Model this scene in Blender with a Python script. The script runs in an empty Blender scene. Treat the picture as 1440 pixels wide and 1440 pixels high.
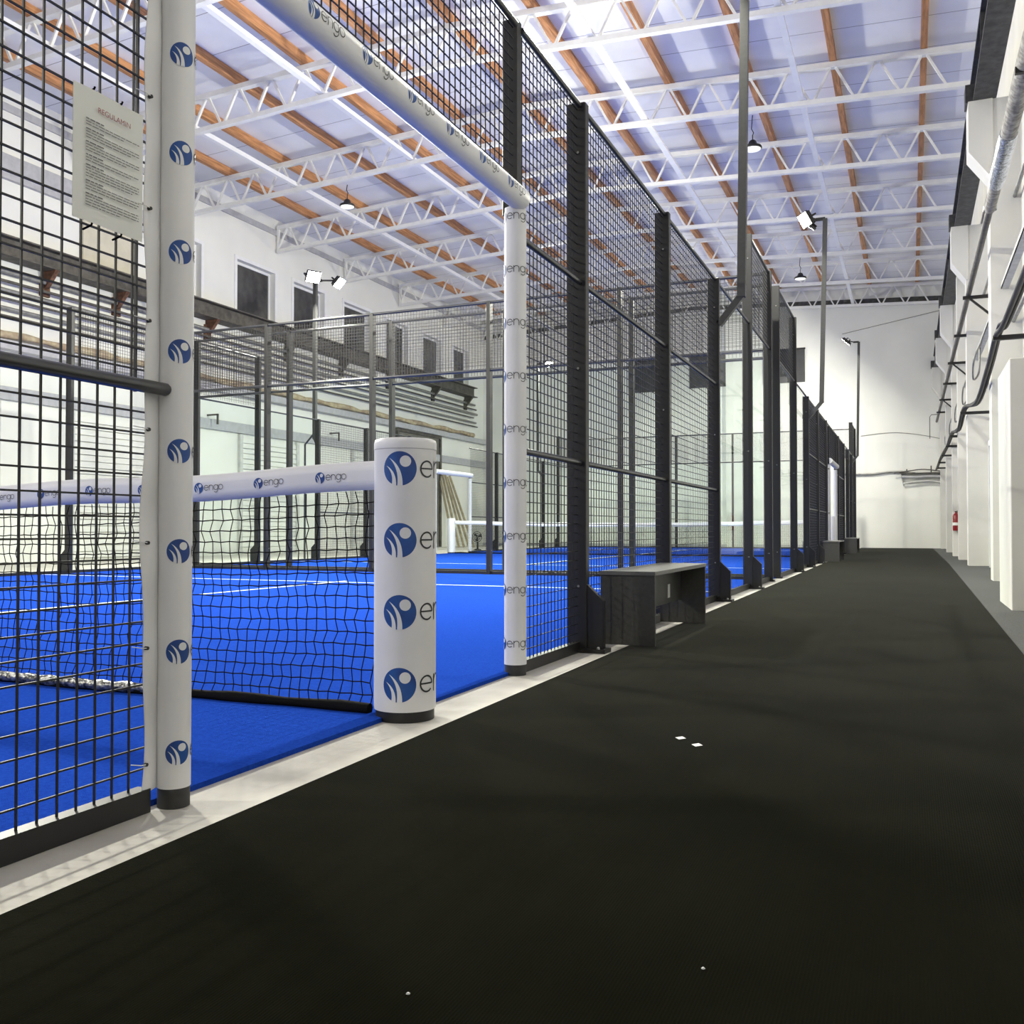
import bpy, math, random
from mathutils import Vector, Matrix
random.seed(7)
C = bpy.context.scene
COL = C.collection
PI = math.pi
H = 0.632                                  # camera height above the floor

# ------------------------------------------------------------------ materials
def mat(name, col, rough=0.5, metal=0.0, spec=0.5, noise=0.0, nscale=8.0, bump=0.0, bscale=60.0, col2=None, emit=None, estr=0.0, stretch=None):
    m = bpy.data.materials.new(name); m.use_nodes = True
    nt = m.node_tree; N = nt.nodes; L = nt.links
    b = N['Principled BSDF']
    b.inputs['Base Color'].default_value = (*col, 1)
    b.inputs['Roughness'].default_value = rough
    b.inputs['Metallic'].default_value = metal
    b.inputs['Specular IOR Level'].default_value = spec
    if emit:
        b.inputs['Emission Color'].default_value = (*emit, 1)
        b.inputs['Emission Strength'].default_value = estr
    tc = N.new('ShaderNodeTexCoord'); src = tc.outputs['Object']
    if stretch:
        mp = N.new('ShaderNodeMapping'); mp.inputs['Scale'].default_value = stretch
        L.new(src, mp.inputs['Vector']); src = mp.outputs['Vector']
    if noise > 0:
        nz = N.new('ShaderNodeTexNoise'); nz.inputs['Scale'].default_value = nscale; nz.inputs['Detail'].default_value = 5
        L.new(src, nz.inputs['Vector'])
        r = N.new('ShaderNodeValToRGB')
        c2 = col2 or tuple(c * (1 - noise) for c in col)
        r.color_ramp.elements[0].position = 0.35; r.color_ramp.elements[0].color = (*c2, 1)
        r.color_ramp.elements[1].position = 0.65; r.color_ramp.elements[1].color = (*col, 1)
        L.new(nz.outputs['Fac'], r.inputs['Fac']); L.new(r.outputs['Color'], b.inputs['Base Color'])
    if bump > 0:
        n2 = N.new('ShaderNodeTexNoise'); n2.inputs['Scale'].default_value = bscale; n2.inputs['Detail'].default_value = 3
        L.new(src, n2.inputs['Vector'])
        bp = N.new('ShaderNodeBump'); bp.inputs['Strength'].default_value = bump; bp.inputs['Distance'].default_value = 0.01
        L.new(n2.outputs['Fac'], bp.inputs['Height']); L.new(bp.outputs['Normal'], b.inputs['Normal'])
    return m

M = {}
M['black'] = mat('black_powder_coat', (0.010, 0.010, 0.011), 0.45, noise=0.2, nscale=30)
M['grey_coat'] = mat('grey_powder_coat', (0.045, 0.046, 0.045), 0.45, noise=0.2, nscale=30)
M['rail'] = mat('rail_coat', (0.035, 0.036, 0.04), 0.32, spec=0.6)
M['wire'] = mat('black_wire', (0.008, 0.008, 0.010), 0.5)
M['sleeve'] = mat('white_vinyl_sleeve', (0.78, 0.78, 0.79), 0.5, noise=0.06, nscale=6, bump=0.05, bscale=9)
M['logo_blue'] = mat('logo_blue', (0.010, 0.085, 0.33), 0.45, noise=0.6, nscale=12, col2=(0.008, 0.045, 0.22))
M['logo_white'] = mat('logo_white', (0.74, 0.75, 0.77), 0.5)
M['logo_text'] = mat('logo_text', (0.018, 0.02, 0.028), 0.5)
M['rubber'] = mat('dark_base', (0.035, 0.035, 0.035), 0.6, noise=0.3, nscale=20)
M['turf'] = mat('blue_turf', (0.017, 0.068, 0.43), 0.9, spec=0.0, noise=0.25, nscale=90, bump=0.6, bscale=350, col2=(0.013, 0.052, 0.36))
M['line'] = mat('white_line', (0.62, 0.70, 0.85), 0.9, spec=0.1, noise=0.1, nscale=60)
M['net'] = mat('net_cord', (0.006, 0.006, 0.007), 0.9, spec=0.1)
M['tape'] = mat('white_net_tape', (0.78, 0.78, 0.80), 0.6, noise=0.08, nscale=3, bump=0.2, bscale=5)
M['foil'] = mat('crumpled_foil_band', (0.45, 0.45, 0.44), 0.3, 0.7, noise=0.9, nscale=45, col2=(0.02, 0.02, 0.02), bump=0.8, bscale=60)
M['bench'] = mat('anthracite_board', (0.055, 0.055, 0.052), 0.42, noise=0.25, nscale=40)
M['bench_top'] = mat('grey_laminate', (0.13, 0.13, 0.125), 0.35, noise=0.15, nscale=40)
M['concrete'] = mat('pale_concrete', (0.60, 0.58, 0.52), 0.8, noise=0.3, nscale=3.5, bump=0.15, bscale=40, col2=(0.47, 0.45, 0.40))
M['wall'] = mat('white_wall_paint', (0.80, 0.80, 0.755), 0.8, spec=0.3, noise=0.07, nscale=0.8, bump=0.08, bscale=12)
M['wall_r'] = mat('white_plaster', (0.74, 0.73, 0.685), 0.8, spec=0.3, noise=0.08, nscale=1.5, bump=0.08, bscale=15)
M['frame_w'] = mat('white_frame_paint', (0.82, 0.82, 0.82), 0.5, noise=0.05)
M['dark_glass'] = mat('dark_window_glass', (0.030, 0.031, 0.033), 0.12, noise=0.9, nscale=1.6, col2=(0.085, 0.085, 0.08))
M['steel_w'] = mat('white_truss_paint', (0.83, 0.83, 0.80), 0.5, noise=0.08, nscale=5)
M['beam_w'] = mat('white_beam_paint', (0.82, 0.83, 0.86), 0.5, noise=0.05, nscale=5)
M['wood'] = mat('orange_pine', (0.60, 0.29, 0.12), 0.6, noise=0.5, nscale=3, col2=(0.34, 0.15, 0.06), stretch=(8, 0.7, 8))
M['crane'] = mat('black_crane_steel', (0.022, 0.022, 0.023), 0.5, noise=0.8, nscale=9, col2=(0.07, 0.07, 0.07), bump=0.1)
M['crane_l'] = mat('grey_brown_steel', (0.11, 0.10, 0.085), 0.6, noise=0.6, nscale=6, col2=(0.05, 0.045, 0.04))
M['rust'] = mat('rusty_steel', (0.16, 0.075, 0.045), 0.8, noise=0.6, nscale=14)
M['pipe_g'] = mat('galvanised_pipe', (0.30, 0.30, 0.29), 0.4, 0.5, noise=0.3, nscale=10)
M['pipe_d'] = mat('dark_pipe', (0.05, 0.047, 0.042), 0.5, noise=0.5, nscale=20, col2=(0.11, 0.10, 0.09))
M['insul'] = mat('worn_pipe_insulation', (0.42, 0.40, 0.36), 0.7, noise=0.6, nscale=18, bump=0.5)
M['shiny'] = mat('shiny_foil', (0.75, 0.80, 0.88), 0.18, 0.9, noise=0.7, nscale=30, bump=1.0, bscale=45)
M['tray'] = mat('pale_cable_tray', (0.62, 0.62, 0.60), 0.6, noise=0.2, nscale=10)
M['cable'] = mat('dark_cable', (0.045, 0.043, 0.042), 0.6)
M['ycable'] = mat('yellowed_pipe_lagging', (0.50, 0.43, 0.28), 0.8, noise=0.7, nscale=5, col2=(0.30, 0.22, 0.15), bump=0.5)
M['red'] = mat('red_extinguisher', (0.25, 0.010, 0.010), 0.35, noise=0.1)
M['white_pl'] = mat('white_plastic', (0.8, 0.8, 0.78), 0.4)
M['carpet_g'] = mat('grey_carpet', (0.105, 0.108, 0.105), 0.95, spec=0.2, noise=0.25, nscale=60, bump=0.4, bscale=300)
M['panel_d'] = mat('dark_wall_panel', (0.040, 0.041, 0.045), 0.5, noise=0.3, nscale=4)
M['door_g'] = mat('grey_brown_door', (0.17, 0.16, 0.14), 0.6, noise=0.3, nscale=3)
M['plank'] = mat('pale_timber', (0.55, 0.48, 0.33), 0.7, noise=0.3, nscale=6)
M['beige'] = mat('beige_board', (0.62, 0.58, 0.46), 0.8, noise=0.12, nscale=3)
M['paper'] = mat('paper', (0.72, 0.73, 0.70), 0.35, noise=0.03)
M['ink'] = mat('ink', (0.10, 0.10, 0.10), 0.6)
M['red_ink'] = mat('red_ink', (0.30, 0.06, 0.07), 0.6)
M['band_g'] = mat('grey_lintel', (0.46, 0.46, 0.48), 0.8, noise=0.15)
M['lens_off'] = mat('frosted_lens', (0.85, 0.85, 0.8), 0.4, emit=(1, 1, .95), estr=0.6)
M['lens_on'] = mat('lit_led_lens', (1, 1, 1), 0.4, emit=(1.0, 0.98, 0.82), estr=60)

# dark carpet with rib pattern and faint patches
def carpet():
    m = mat('charcoal_carpet', (0.0092, 0.0096, 0.0060), 0.5, spec=0.0, noise=0.35, nscale=1.6, col2=(0.0062, 0.0065, 0.0040))
    nt = m.node_tree; N = nt.nodes; L = nt.links
    N['Principled BSDF'].inputs['Sheen Weight'].default_value = 0.14; N['Principled BSDF'].inputs['Sheen Roughness'].default_value = 0.22
    tc = N.new('ShaderNodeTexCoord')
    w = N.new('ShaderNodeTexWave'); w.bands_direction = 'X'; w.inputs['Scale'].default_value = 60; w.inputs['Distortion'].default_value = 1.2
    L.new(tc.outputs['Object'], w.inputs['Vector'])
    n = N.new('ShaderNodeTexNoise'); n.inputs['Scale'].default_value = 260
    L.new(tc.outputs['Object'], n.inputs['Vector'])
    ad = N.new('ShaderNodeMath'); ad.operation = 'ADD'
    L.new(w.outputs['Fac'], ad.inputs[0]); L.new(n.outputs['Fac'], ad.inputs[1])
    bp = N.new('ShaderNodeBump'); bp.inputs['Strength'].default_value = 0.18; bp.inputs['Distance'].default_value = 0.003
    L.new(ad.outputs[0], bp.inputs['Height'])
    L.new(bp.outputs['Normal'], N['Principled BSDF'].inputs['Normal'])
    return m
M['carpet'] = carpet()

# ceiling boards: white with dark thin seams across the hall
def boards():
    m = mat('white_ceiling_boards', (0.80, 0.81, 0.86), 0.7, spec=0.3, noise=0.08, nscale=1.2)
    nt = m.node_tree; N = nt.nodes; L = nt.links
    b = N['Principled BSDF']; src = b.inputs['Base Color'].links[0].from_socket
    tc = N.new('ShaderNodeTexCoord'); sp = N.new('ShaderNodeSeparateXYZ'); L.new(tc.outputs['Object'], sp.inputs[0])
    md = N.new('ShaderNodeMath'); md.operation = 'MODULO'; md.inputs[1].default_value = 1.15
    ad = N.new('ShaderNodeMath'); ad.operation = 'ADD'; ad.inputs[1].default_value = 40
    L.new(sp.outputs['Y'], ad.inputs[0]); L.new(ad.outputs[0], md.inputs[0])
    lt = N.new('ShaderNodeMath'); lt.operation = 'LESS_THAN'; lt.inputs[1].default_value = 0.018
    L.new(md.outputs[0], lt.inputs[0])
    mx = N.new('ShaderNodeMixRGB'); mx.inputs[2].default_value = (0.30, 0.30, 0.33, 1)
    L.new(lt.outputs[0], mx.inputs[0]); L.new(src, mx.inputs[1]); L.new(mx.outputs[0], b.inputs['Base Color'])
    return m
M['boards'] = boards()

def glass():
    m = bpy.data.materials.new('thin_clear_glass'); m.use_nodes = True
    nt = m.node_tree; N = nt.nodes; L = nt.links; N.clear()
    o = N.new('ShaderNodeOutputMaterial'); t = N.new('ShaderNodeBsdfTransparent'); t.inputs[0].default_value = (0.97, 0.99, 0.98, 1)
    g = N.new('ShaderNodeBsdfGlossy'); g.inputs['Roughness'].default_value = 0.02
    f = N.new('ShaderNodeFresnel'); f.inputs['IOR'].default_value = 1.12
    mx = N.new('ShaderNodeMixShader')
    ge = N.new('ShaderNodeNewGeometry'); iv = N.new('ShaderNodeMath'); iv.operation='SUBTRACT'; iv.inputs[0].default_value=1; L.new(ge.outputs['Backfacing'], iv.inputs[1]); mu = N.new('ShaderNodeMath'); mu.operation='MULTIPLY'; L.new(f.outputs[0], mu.inputs[0]); L.new(iv.outputs[0], mu.inputs[1]); L.new(mu.outputs[0], mx.inputs[0]); L.new(t.outputs[0], mx.inputs[1]); L.new(g.outputs[0], mx.inputs[2]); L.new(mx.outputs[0], o.inputs[0])
    return m
M['glass'] = glass()

# ------------------------------------------------------------------ mesh builder
class MB:
    def __init__(s): s.v = []; s.f = []; s.m = []; s.smooth = []
    def add(s, vs, fs, mi=0, sm=False):
        o = len(s.v); s.v += [tuple(v) for v in vs]
        for f in fs: s.f.append([i + o for i in f]); s.m.append(mi); s.smooth.append(sm)
        return s
    def box(s, x0, x1, y0, y1, z0, z1, mi=0):
        vs = [(x0,y0,z0),(x1,y0,z0),(x1,y1,z0),(x0,y1,z0),(x0,y0,z1),(x1,y0,z1),(x1,y1,z1),(x0,y1,z1)]
        return s.add(vs, [(3,2,1,0),(4,5,6,7),(0,1,5,4),(1,2,6,5),(2,3,7,6),(3,0,4,7)], mi)
    def bbox(s, x0, x1, y0, y1, z0, z1, b=0.004, mi=0):     # box with chamfered vertical edges and top
        pts = [(x0+b,y0),(x1-b,y0),(x1,y0+b),(x1,y1-b),(x1-b,y1),(x0+b,y1),(x0,y1-b),(x0,y0+b)]
        cx, cy = (x0+x1)/2, (y0+y1)/2
        vs = [(x,y,z0) for x,y in pts] + [(x,y,z1-b) for x,y in pts] + [(x+(b if x<cx else -b)*.7, y+(b if y<cy else -b)*.7, z1) for x,y in pts]
        n = 8; fs = [tuple(range(n-1,-1,-1)), tuple(range(2*n,3*n))]
        for r in (0,1):
            for i in range(n): j=(i+1)%n; fs.append((r*n+i, r*n+j, (r+1)*n+j, (r+1)*n+i))
        return s.add(vs, fs, mi)
    def bar(s, a, b, w, h, mi=0, up=(0,0,1)):
        a = Vector(a); b = Vector(b); d = (b-a).normalized(); u = Vector(up)
        if abs(d.dot(u)) > 0.98: u = Vector((0,1,0))
        r = d.cross(u).normalized(); u = r.cross(d).normalized()
        vs = []
        for p in (a, b):
            for (i, j) in ((-1,-1),(1,-1),(1,1),(-1,1)): vs.append(p + r*i*w/2 + u*j*h/2)
        return s.add(vs, [(0,1,2,3),(7,6,5,4),(0,4,5,1),(1,5,6,2),(2,6,7,3),(3,7,4,0)], mi)
    def tube(s, path, r, n=8, mi=0, cap=True):
        P = [Vector(p) for p in path]; k = len(P); vs = []
        rr = r if isinstance(r, (list, tuple)) else [r]*k
        d0 = (P[1]-P[0]).normalized(); u = Vector((0,0,1)) if abs(d0.z) < .9 else Vector((1,0,0))
        for i, p in enumerate(P):
            d = (P[min(i+1,k-1)] - P[max(i-1,0)]).normalized()
            a = d.cross(u).normalized(); b = a.cross(d).normalized(); u = b
            for j in range(n):
                t = 2*PI*j/n; vs.append(p + a*math.cos(t)*rr[i] + b*math.sin(t)*rr[i])
        fs = []
        for i in range(k-1):
            for j in range(n): q=(j+1)%n; fs.append((i*n+j, i*n+q, (i+1)*n+q, (i+1)*n+j))
        s.add(vs, fs, mi, True)
        if cap: s.add(vs[:n], [tuple(range(n-1,-1,-1))], mi); s.add(vs[-n:], [tuple(range(n))], mi)
        return s
    def lathe(s, prof, n=24, c=(0,0,0), mi=0):
        vs = []; k = len(prof)
        for (r, z) in prof:
            for j in range(n): t=2*PI*j/n; vs.append((c[0]+r*math.cos(t), c[1]+r*math.sin(t), c[2]+z))
        fs = []
        for i in range(k-1):
            for j in range(n): q=(j+1)%n; fs.append((i*n+j, i*n+q, (i+1)*n+q, (i+1)*n+j))
        s.add(vs, fs, mi, True)
        s.add(vs[:n], [tuple(range(n-1,-1,-1))], mi); s.add(vs[-n:], [tuple(range(n))], mi)
        return s
    def prism(s, poly, axis, a, b, mi=0):     # poly in the two other axes
        n = len(poly); vs = []
        for t in (a, b):
            for p in poly:
                if axis == 'y': vs.append((p[0], t, p[1]))
                elif axis == 'x': vs.append((t, p[0], p[1]))
                else: vs.append((p[0], p[1], t))
        fs = [tuple(range(n-1,-1,-1)), tuple(range(n,2*n))] + [(i,(i+1)%n,(i+1)%n+n,i+n) for i in range(n)]
        return s.add(vs, fs, mi)
    def build(s, name, mats, parent=None, loc=None):
        me = bpy.data.meshes.new(name); me.from_pydata(s.v, [], s.f)
        if not isinstance(mats, (list, tuple)): mats = [mats]
        for m in mats: me.materials.append(M[m])
        me.polygons.foreach_set('material_index', s.m); me.polygons.foreach_set('use_smooth', s.smooth)
        me.update(); me.validate()
        o = bpy.data.objects.new(name, me); COL.objects.link(o)
        if loc: o.location = loc
        if parent: o.parent = parent
        return o

def tag(o, label=None, cat=None, group=None, kind=None):
    if label: o['label'] = label
    if cat: o['category'] = cat
    if group: o['group'] = group
    if kind: o['kind'] = kind
    return o
def thing(name, loc, label, cat, group=None):
    o = bpy.data.objects.new(name, None); COL.objects.link(o); o.location = loc; o.empty_display_size = 0.1
    return tag(o, label, cat, group)
def dup(o, loc=None, label=None, parent=None, rz=None):
    c = o.copy(); COL.objects.link(c)
    if parent: c.parent = parent
    for ch in [x for x in bpy.data.objects if x.parent == o]: dup(ch, parent=c)
    if loc is not None: c.location = loc
    if rz is not None: c.rotation_euler = (0,0,rz)
    if label: c['label'] = label
    return c
ORD = ['first','second','third','fourth','fifth','sixth','seventh','eighth','ninth','tenth','eleventh','twelfth']

# ------------------------------------------------------------------ setting
FX = -1.69           # the fence line beside the walkway
LX = -11.7           # the far side line of the courts
WL, WR, WF, WN = -16.5, 1.34, 35.85, -12.0
FL = -0.03            # floor level below the measuring plane
def roof(x): return 0.45*(1-abs(x+7.6)/8.95)
b = MB(); b.box(WL-.3, WR+.3, WN, WF+.2, -0.30, FL-.012); b.build('floor', 'concrete')
tag(bpy.data.objects['floor'], kind='structure')
b = MB()
for (x0, x1) in ((WL-.3, -7.6), (-7.6, WR+.3)):
    z0, z1 = 9.42+roof(x0), 9.42+roof(x1)
    b.add([(x0,WN,z0),(x1,WN,z1),(x1,WF+.2,z1),(x0,WF+.2,z0),(x0,WN,z0+.2),(x1,WN,z1+.2),(x1,WF+.2,z1+.2),(x0,WF+.2,z0+.2)],
          [(0,3,2,1),(4,5,6,7),(0,1,5,4),(1,2,6,5),(2,3,7,6),(3,0,4,7)])
tag(b.build('ceiling', 'boards'), kind='structure')
# left wall with a row of window openings
WZ0, WZ1 = 6.33, 7.86
wy = [(17.15,18.72),(20.1,21.72),(22.6,24.16),(25.25,26.82),(27.85,29.35),(30.5,31.95),(33.0,34.35)]
b = MB(); b.box(WL-.35, WL, WN, WF, -.08, WZ0); b.box(WL-.35, WL, WN, WF, WZ1, 9.6)
py = WN
for (a, c) in wy: b.box(WL-.35, WL, py, a, WZ0, WZ1); py = c
b.box(WL-.35, WL, py, WF, WZ0, WZ1)
tag(b.build('wall_left', 'wall'), kind='structure')
for i, (a, c) in enumerate(wy):
    w = bpy.data.objects.new('window_%d' % (i+1), None); COL.objects.link(w); w.location = (WL-.2, a, WZ0); tag(w, kind='structure')
    f = MB(); t = .07
    f.box(0,.05,0,t,0,WZ1-WZ0); f.box(0,.05,c-a-t,c-a,0,WZ1-WZ0); f.box(0,.05,t,c-a-t,0,t); f.box(0,.05,t,c-a-t,WZ1-WZ0-t,WZ1-WZ0)
    f.build('window_frame', 'frame_w', w)
    MB().box(.01,.025,t,c-a-t,t,WZ1-WZ0-t).build('window_pane', 'dark_glass', w)
    f = MB(); f.box(.2,.225,-.10,0,0,WZ1-WZ0+.10); f.box(.2,.225,c-a,c-a+.10,0,WZ1-WZ0+.10); f.box(.2,.225,0,c-a,WZ1-WZ0,WZ1-WZ0+.10)
    f.build('window_trim', 'frame_w', w)
tag(MB().box(WR, WR+.3, WN, WF, -.08, 9.9).build('wall_right', 'wall_r'), kind='structure')
b = MB(); b.add([(x,y,z) for y in (WF, WF+.25) for (x,z) in ((WL-.3,-.08),(WR+.3,-.08),(WR+.3,9.45),(-7.6,9.95),(WL-.3,9.45))],
      [(0,1,2,3,4),(9,8,7,6,5),(0,5,6,1),(1,6,7,2),(2,7,8,3),(3,8,9,4),(4,9,5,0)])
tag(b.build('wall_far', 'wall'), kind='structure')
b = MB(); b.add([(x,y,z) for y in (WN-.2, WN) for (x,z) in ((WL-.3,-.08),(WR+.3,-.08),(WR+.3,9.45),(-7.6,9.95),(WL-.3,9.45))],
      [(0,1,2,3,4),(9,8,7,6,5),(0,5,6,1),(1,6,7,2),(2,7,8,3),(3,8,9,4),(4,9,5,0)])
tag(b.build('wall_near', 'wall'), kind='structure')
b = MB()
for (x0, x1) in ((WL, -7.6), (-7.6, WR)):
    z0, z1 = 8.60+roof(x0)*.95, 8.60+roof(x1)*.95
    b.prism([(x0,z0),(x1,z1),(x1,z1+.17),(x0,z0+.17)], 'y', WF-.03, WF)
tag(b.build('trim_1', 'crane'), kind='structure')
tag(MB().box(-6.35,-5.75,WF-.18,WF,FL,8.5).build('trim_2', 'wall_r'), kind='structure')
tag(MB().box(WL,WL+.10,WN,17.0,7.58,8.07).build('trim_3', 'band_g'), kind='structure')
tag(MB().box(WL,WL+.10,WN,WF,3.20,3.46).build('trim_4', 'band_g'), kind='structure')
tag(MB().box(WL,WL+.22,WN,WF,4.18,4.36).build('trim_5', 'band_g'), kind='structure')
tag(MB().box(WL,WL+.06,15.0,16.5,6.36,7.5).build('trim_6', 'beige'), kind='structure')
tag(MB().box(WL,WL+.05,WN,WF,8.95,9.1).build('trim_7', 'band_g'), kind='structure')
# big grey door in the left wall
d = bpy.data.objects.new('door_1', None); COL.objects.link(d); d.location = (WL, 28.6, FL); tag(d, kind='structure')
MB().box(0,.06,0,3.1,0,4.1).build('door_leaf','door_g',d)
f = MB(); f.box(0,.12,-.12,0,0,4.2); f.box(0,.12,3.1,3.22,0,4.2); f.box(0,.12,0,3.1,4.1,4.2); f.build('door_frame','crane_l',d)
d = bpy.data.objects.new('door_2', None); COL.objects.link(d); d.location = (WR, 16.9, FL); tag(d, kind='structure')
MB().box(-.03,0,0,1.3,0,2.1).build('door_leaf','tray',d)
f = MB(); f.box(-.07,0,-.1,0,0,2.2); f.box(-.07,0,1.3,1.4,0,2.2); f.box(-.07,0,0,1.3,2.1,2.2); f.build('door_frame','frame_w',d)

# floor coverings
b = MB(); b.prism([(-1.41,-3),(-1.44,1.2),(-1.475,5),(-1.54,18),(-1.60,WF),(.735,WF),(.69,20),(.548,5.5),(.48,-3)], 'z', FL-.012, FL+.002)
tag(b.build('carpet_runner','carpet'), 'long charcoal ribbed carpet running down the walkway', 'carpet')
b = MB(); b.prism([(.48,-3),(.548,5.5),(.69,20),(.735,WF),(WR,WF),(WR,-3)], 'z', FL-.012, FL-.001)
tag(b.build('carpet_strip','carpet_g'), 'mid grey carpet strip between the charcoal runner and the pillars', 'carpet')
def court(y0, y1, label, cx, svc, ctr):
    t = MB().prism([(LX-.03,y0),(FX-.015,y0),(FX-.015,y1),(LX-.03,y1)],'z',-.012,.003).build('artificial_turf', 'turf'); t.location=(0,0,FL)
    tag(t, label, 'sports court')
    for (a, c, e, g) in svc: MB().box(a, c, e, g, .003, .006).build('court_line', 'line', t)
    for (e, g) in ctr: MB().box(cx-.025, cx+.025, e, g, .003, .006).build('court_line', 'line', t)
court(-6.6, 12.62, 'bright blue artificial turf court nearest the camera, with the net across it', -6.62,
      [(LX+.05, FX-.05, 9.93, 9.98), (LX+.05, FX-.05, -4.05, -4.0)], [(-4.0, 10.2)])
court(13.2, 33.35, 'bright blue artificial turf of the second court behind the glass end wall', -6.62,
      [(LX+.05, FX-.05, 16.2, 16.25), (LX+.05, FX-.05, 30.1, 30.15)], [(16.25, 30.1)])

# ------------------------------------------------------------------ courts: posts
def post_proto(h, gus, name='fence_post'):
    t = thing(name, (0,0,0), '', 'post')
    MB().bbox(-.055,.055,-.03,.03,.008,h-FL).build('post_tube','black',t)
    MB().box(-.075,.075 if not gus else .17,-.06,.06,-.011,.010).build('base_plate','black',t)
    if gus:
        g = MB().prism([(.055,.01),(.15,.01),(.15,.27),(.055,.36)],'y',-.02,.02); g.build('gusset','black',t)
        for yy in (-.045,.045): MB().lathe([(.009,0),(.009,.008),(.006,.014)],8,(.13,yy,.010)).build('anchor_bolt','pipe_g',t)
    for z in (.35,1.55,h-.25): MB().tube([(.012,-.030,z),(.012,-.036,z)],.007,6).build('bolt','pipe_g',t)
    return t
used = {}
def put_post(key, h, gus, x, y, label, rz=0, group='fence posts'):
    k = (h, gus)
    if k not in used:
        o = post_proto(h, gus); used[k] = o; o.location = (x,y,FL); o.rotation_euler=(0,0,rz)
    else: o = dup(used[k], (x,y,FL), rz=rz)
    o['label'] = label; o['category'] = 'post'; o['group'] = group
    return o
RS = 'walkway fence posts'
right_posts = [(-.15,3,1,'black fence post just left of the picture beside the walkway'),
 (4.93,3,1,'tall black fence post at the near end of the closest grey bench'),
 (6.88,3,0,'black fence post rising behind the far half of the closest bench'),
 (8.87,3,1,'black fence post just past the closest bench, carrying the near light pole'),
 (10.87,4,1,'first taller black fence post where the glass corner of the near court begins'),
 (12.53,4,0,'slim black corner post at the far end of the near court'),
 (13.34,4,0,'black corner post starting the second court beside the walkway'),
 (15.43,4,1,'last tall black post before the fence steps down on the second court'),
 (17.4,3,1,'black fence post carrying the middle light pole'),
 (19.4,3,1,'black fence post just before the second bench'),
 (21.4,3,0,'black fence post behind the second bench, before the white doorway'),
 (25.1,3,0,'black fence post right after the white doorway of the second court'),
 (27.4,3,0,'second black post past the white doorway of the second court'),
 (29.4,3,0,'third black post past the white doorway of the second court'),
 (31.3,4,0,'tall grey-black post near the far wall carrying the far light pole'),
 (33.3,4,0,'last tall corner post of the walkway fence by the far wall')]
for (y,h,g,l) in right_posts: put_post('r',h,g,FX,y,l,0,RS)
left_posts = [(8.45,4,'out of sight'),(10.45,4,'tall post seen through the near mesh, on the far side of the near court'),
 (12.6,4,'black corner post of the near court at its far left corner, behind the wrapped post'),
 (13.2,4,'corner post of the second court at its near left corner'),
 (14.9,4,'tall dark post left of the paired glass wall posts, far side of the second court'),
 (16.92,3,'dark post on the far side of the second court beside the forked light pole'),
 (18.87,3,'dark post on the far side fence just left of the fat padded net post'),
 (20.9,3,'far side fence post of the second court hidden near the fat padded net post'),
 (26.4,3,'far side post of the second court standing right of the leaning planks'),
 (28.4,3,'second far side post of the second court past the leaning planks'),
 (30.4,3,'third far side post of the second court past the leaning planks'),
 (31.9,4,'tall far side post one bay before the far corner of the second court'),
 (33.3,4,'far left corner post of the second court by the far wall')]
for (y,h,l) in left_posts[1:]: put_post('l',h,0 if h==4 and y in (12.6,13.2,33.3) else 1,LX,y,l,PI,'far side fence posts')
BX = [-3.7,-5.7,-7.7,-9.7]
for (yy, nm, gn) in ((12.6,'near glass end wall','posts of the near glass end wall'),(13.2,'second glass end wall just behind the first','posts of the second glass end wall'),(33.3,'farthest glass end wall by the hall end','posts of the farthest glass end wall')):
    for i, x in enumerate(BX):
        put_post('b',4,0,x,yy,'%s post from the walkway in the %s' % (ORD[i], nm),PI/2,gn)

# ------------------------------------------------------------------ bays (panels)
def panel(p0, p1, z_mesh, z_glass, rails, label, group, out=(1,0), pitch=.05, wr=.0021, cat='fence', rsec=.032, z0rail=True):
    """a bay between two plan points; mesh from z_mesh[0] to z_mesh[1], glass from z_glass; out = side the rails sit on"""
    (x0,y0),(x1,y1) = p0,p1
    L_ = math.hypot(x1-x0,y1-y0); dx,dy = (x1-x0)/L_,(y1-y0)/L_
    t = thing('fence_section',(x0,y0,0),label,cat,group)
    t.rotation_euler = (0,0,math.atan2(dy,dx))
    side = 1 if (-dy*out[0]+dx*out[1])>0 else -1
    ro = side*(.018)
    for z in rails:
        MB().tube([(.0,ro,z),(L_,ro,z)], rsec/2, 8).build('rail','rail',t)
    if z0rail:
        MB().box(0,L_,-.02,.02,FL-.011,FL+.045).build('bottom_channel','black',t)
    if z_mesh:
        w = MB(); n = max(1,int(round(L_/pitch)))
        for i in range(1,n):
            x = L_*i/n; w.bar((x,0,z_mesh[0]),(x,0,z_mesh[1]),wr*2,wr*2)
        k = int(round((z_mesh[1]-z_mesh[0])/pitch))
        for j in range(1,k):
            z = z_mesh[0]+j*pitch; w.bar((0,side*.004,z),(L_,side*.004,z),wr*2,wr*2)
        w.build('wire_mesh','wire',t)
    if z_glass:
        g = MB().box(.035,L_-.035,-.005,.005,z_glass[0],z_glass[1]).build('glass_pane','glass',t)
    return t
G1 = 'walkway side fence panels'
def rp(y0,y1,*a,**k): return panel((FX,y0),(FX,y1),*a,**k)
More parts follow.
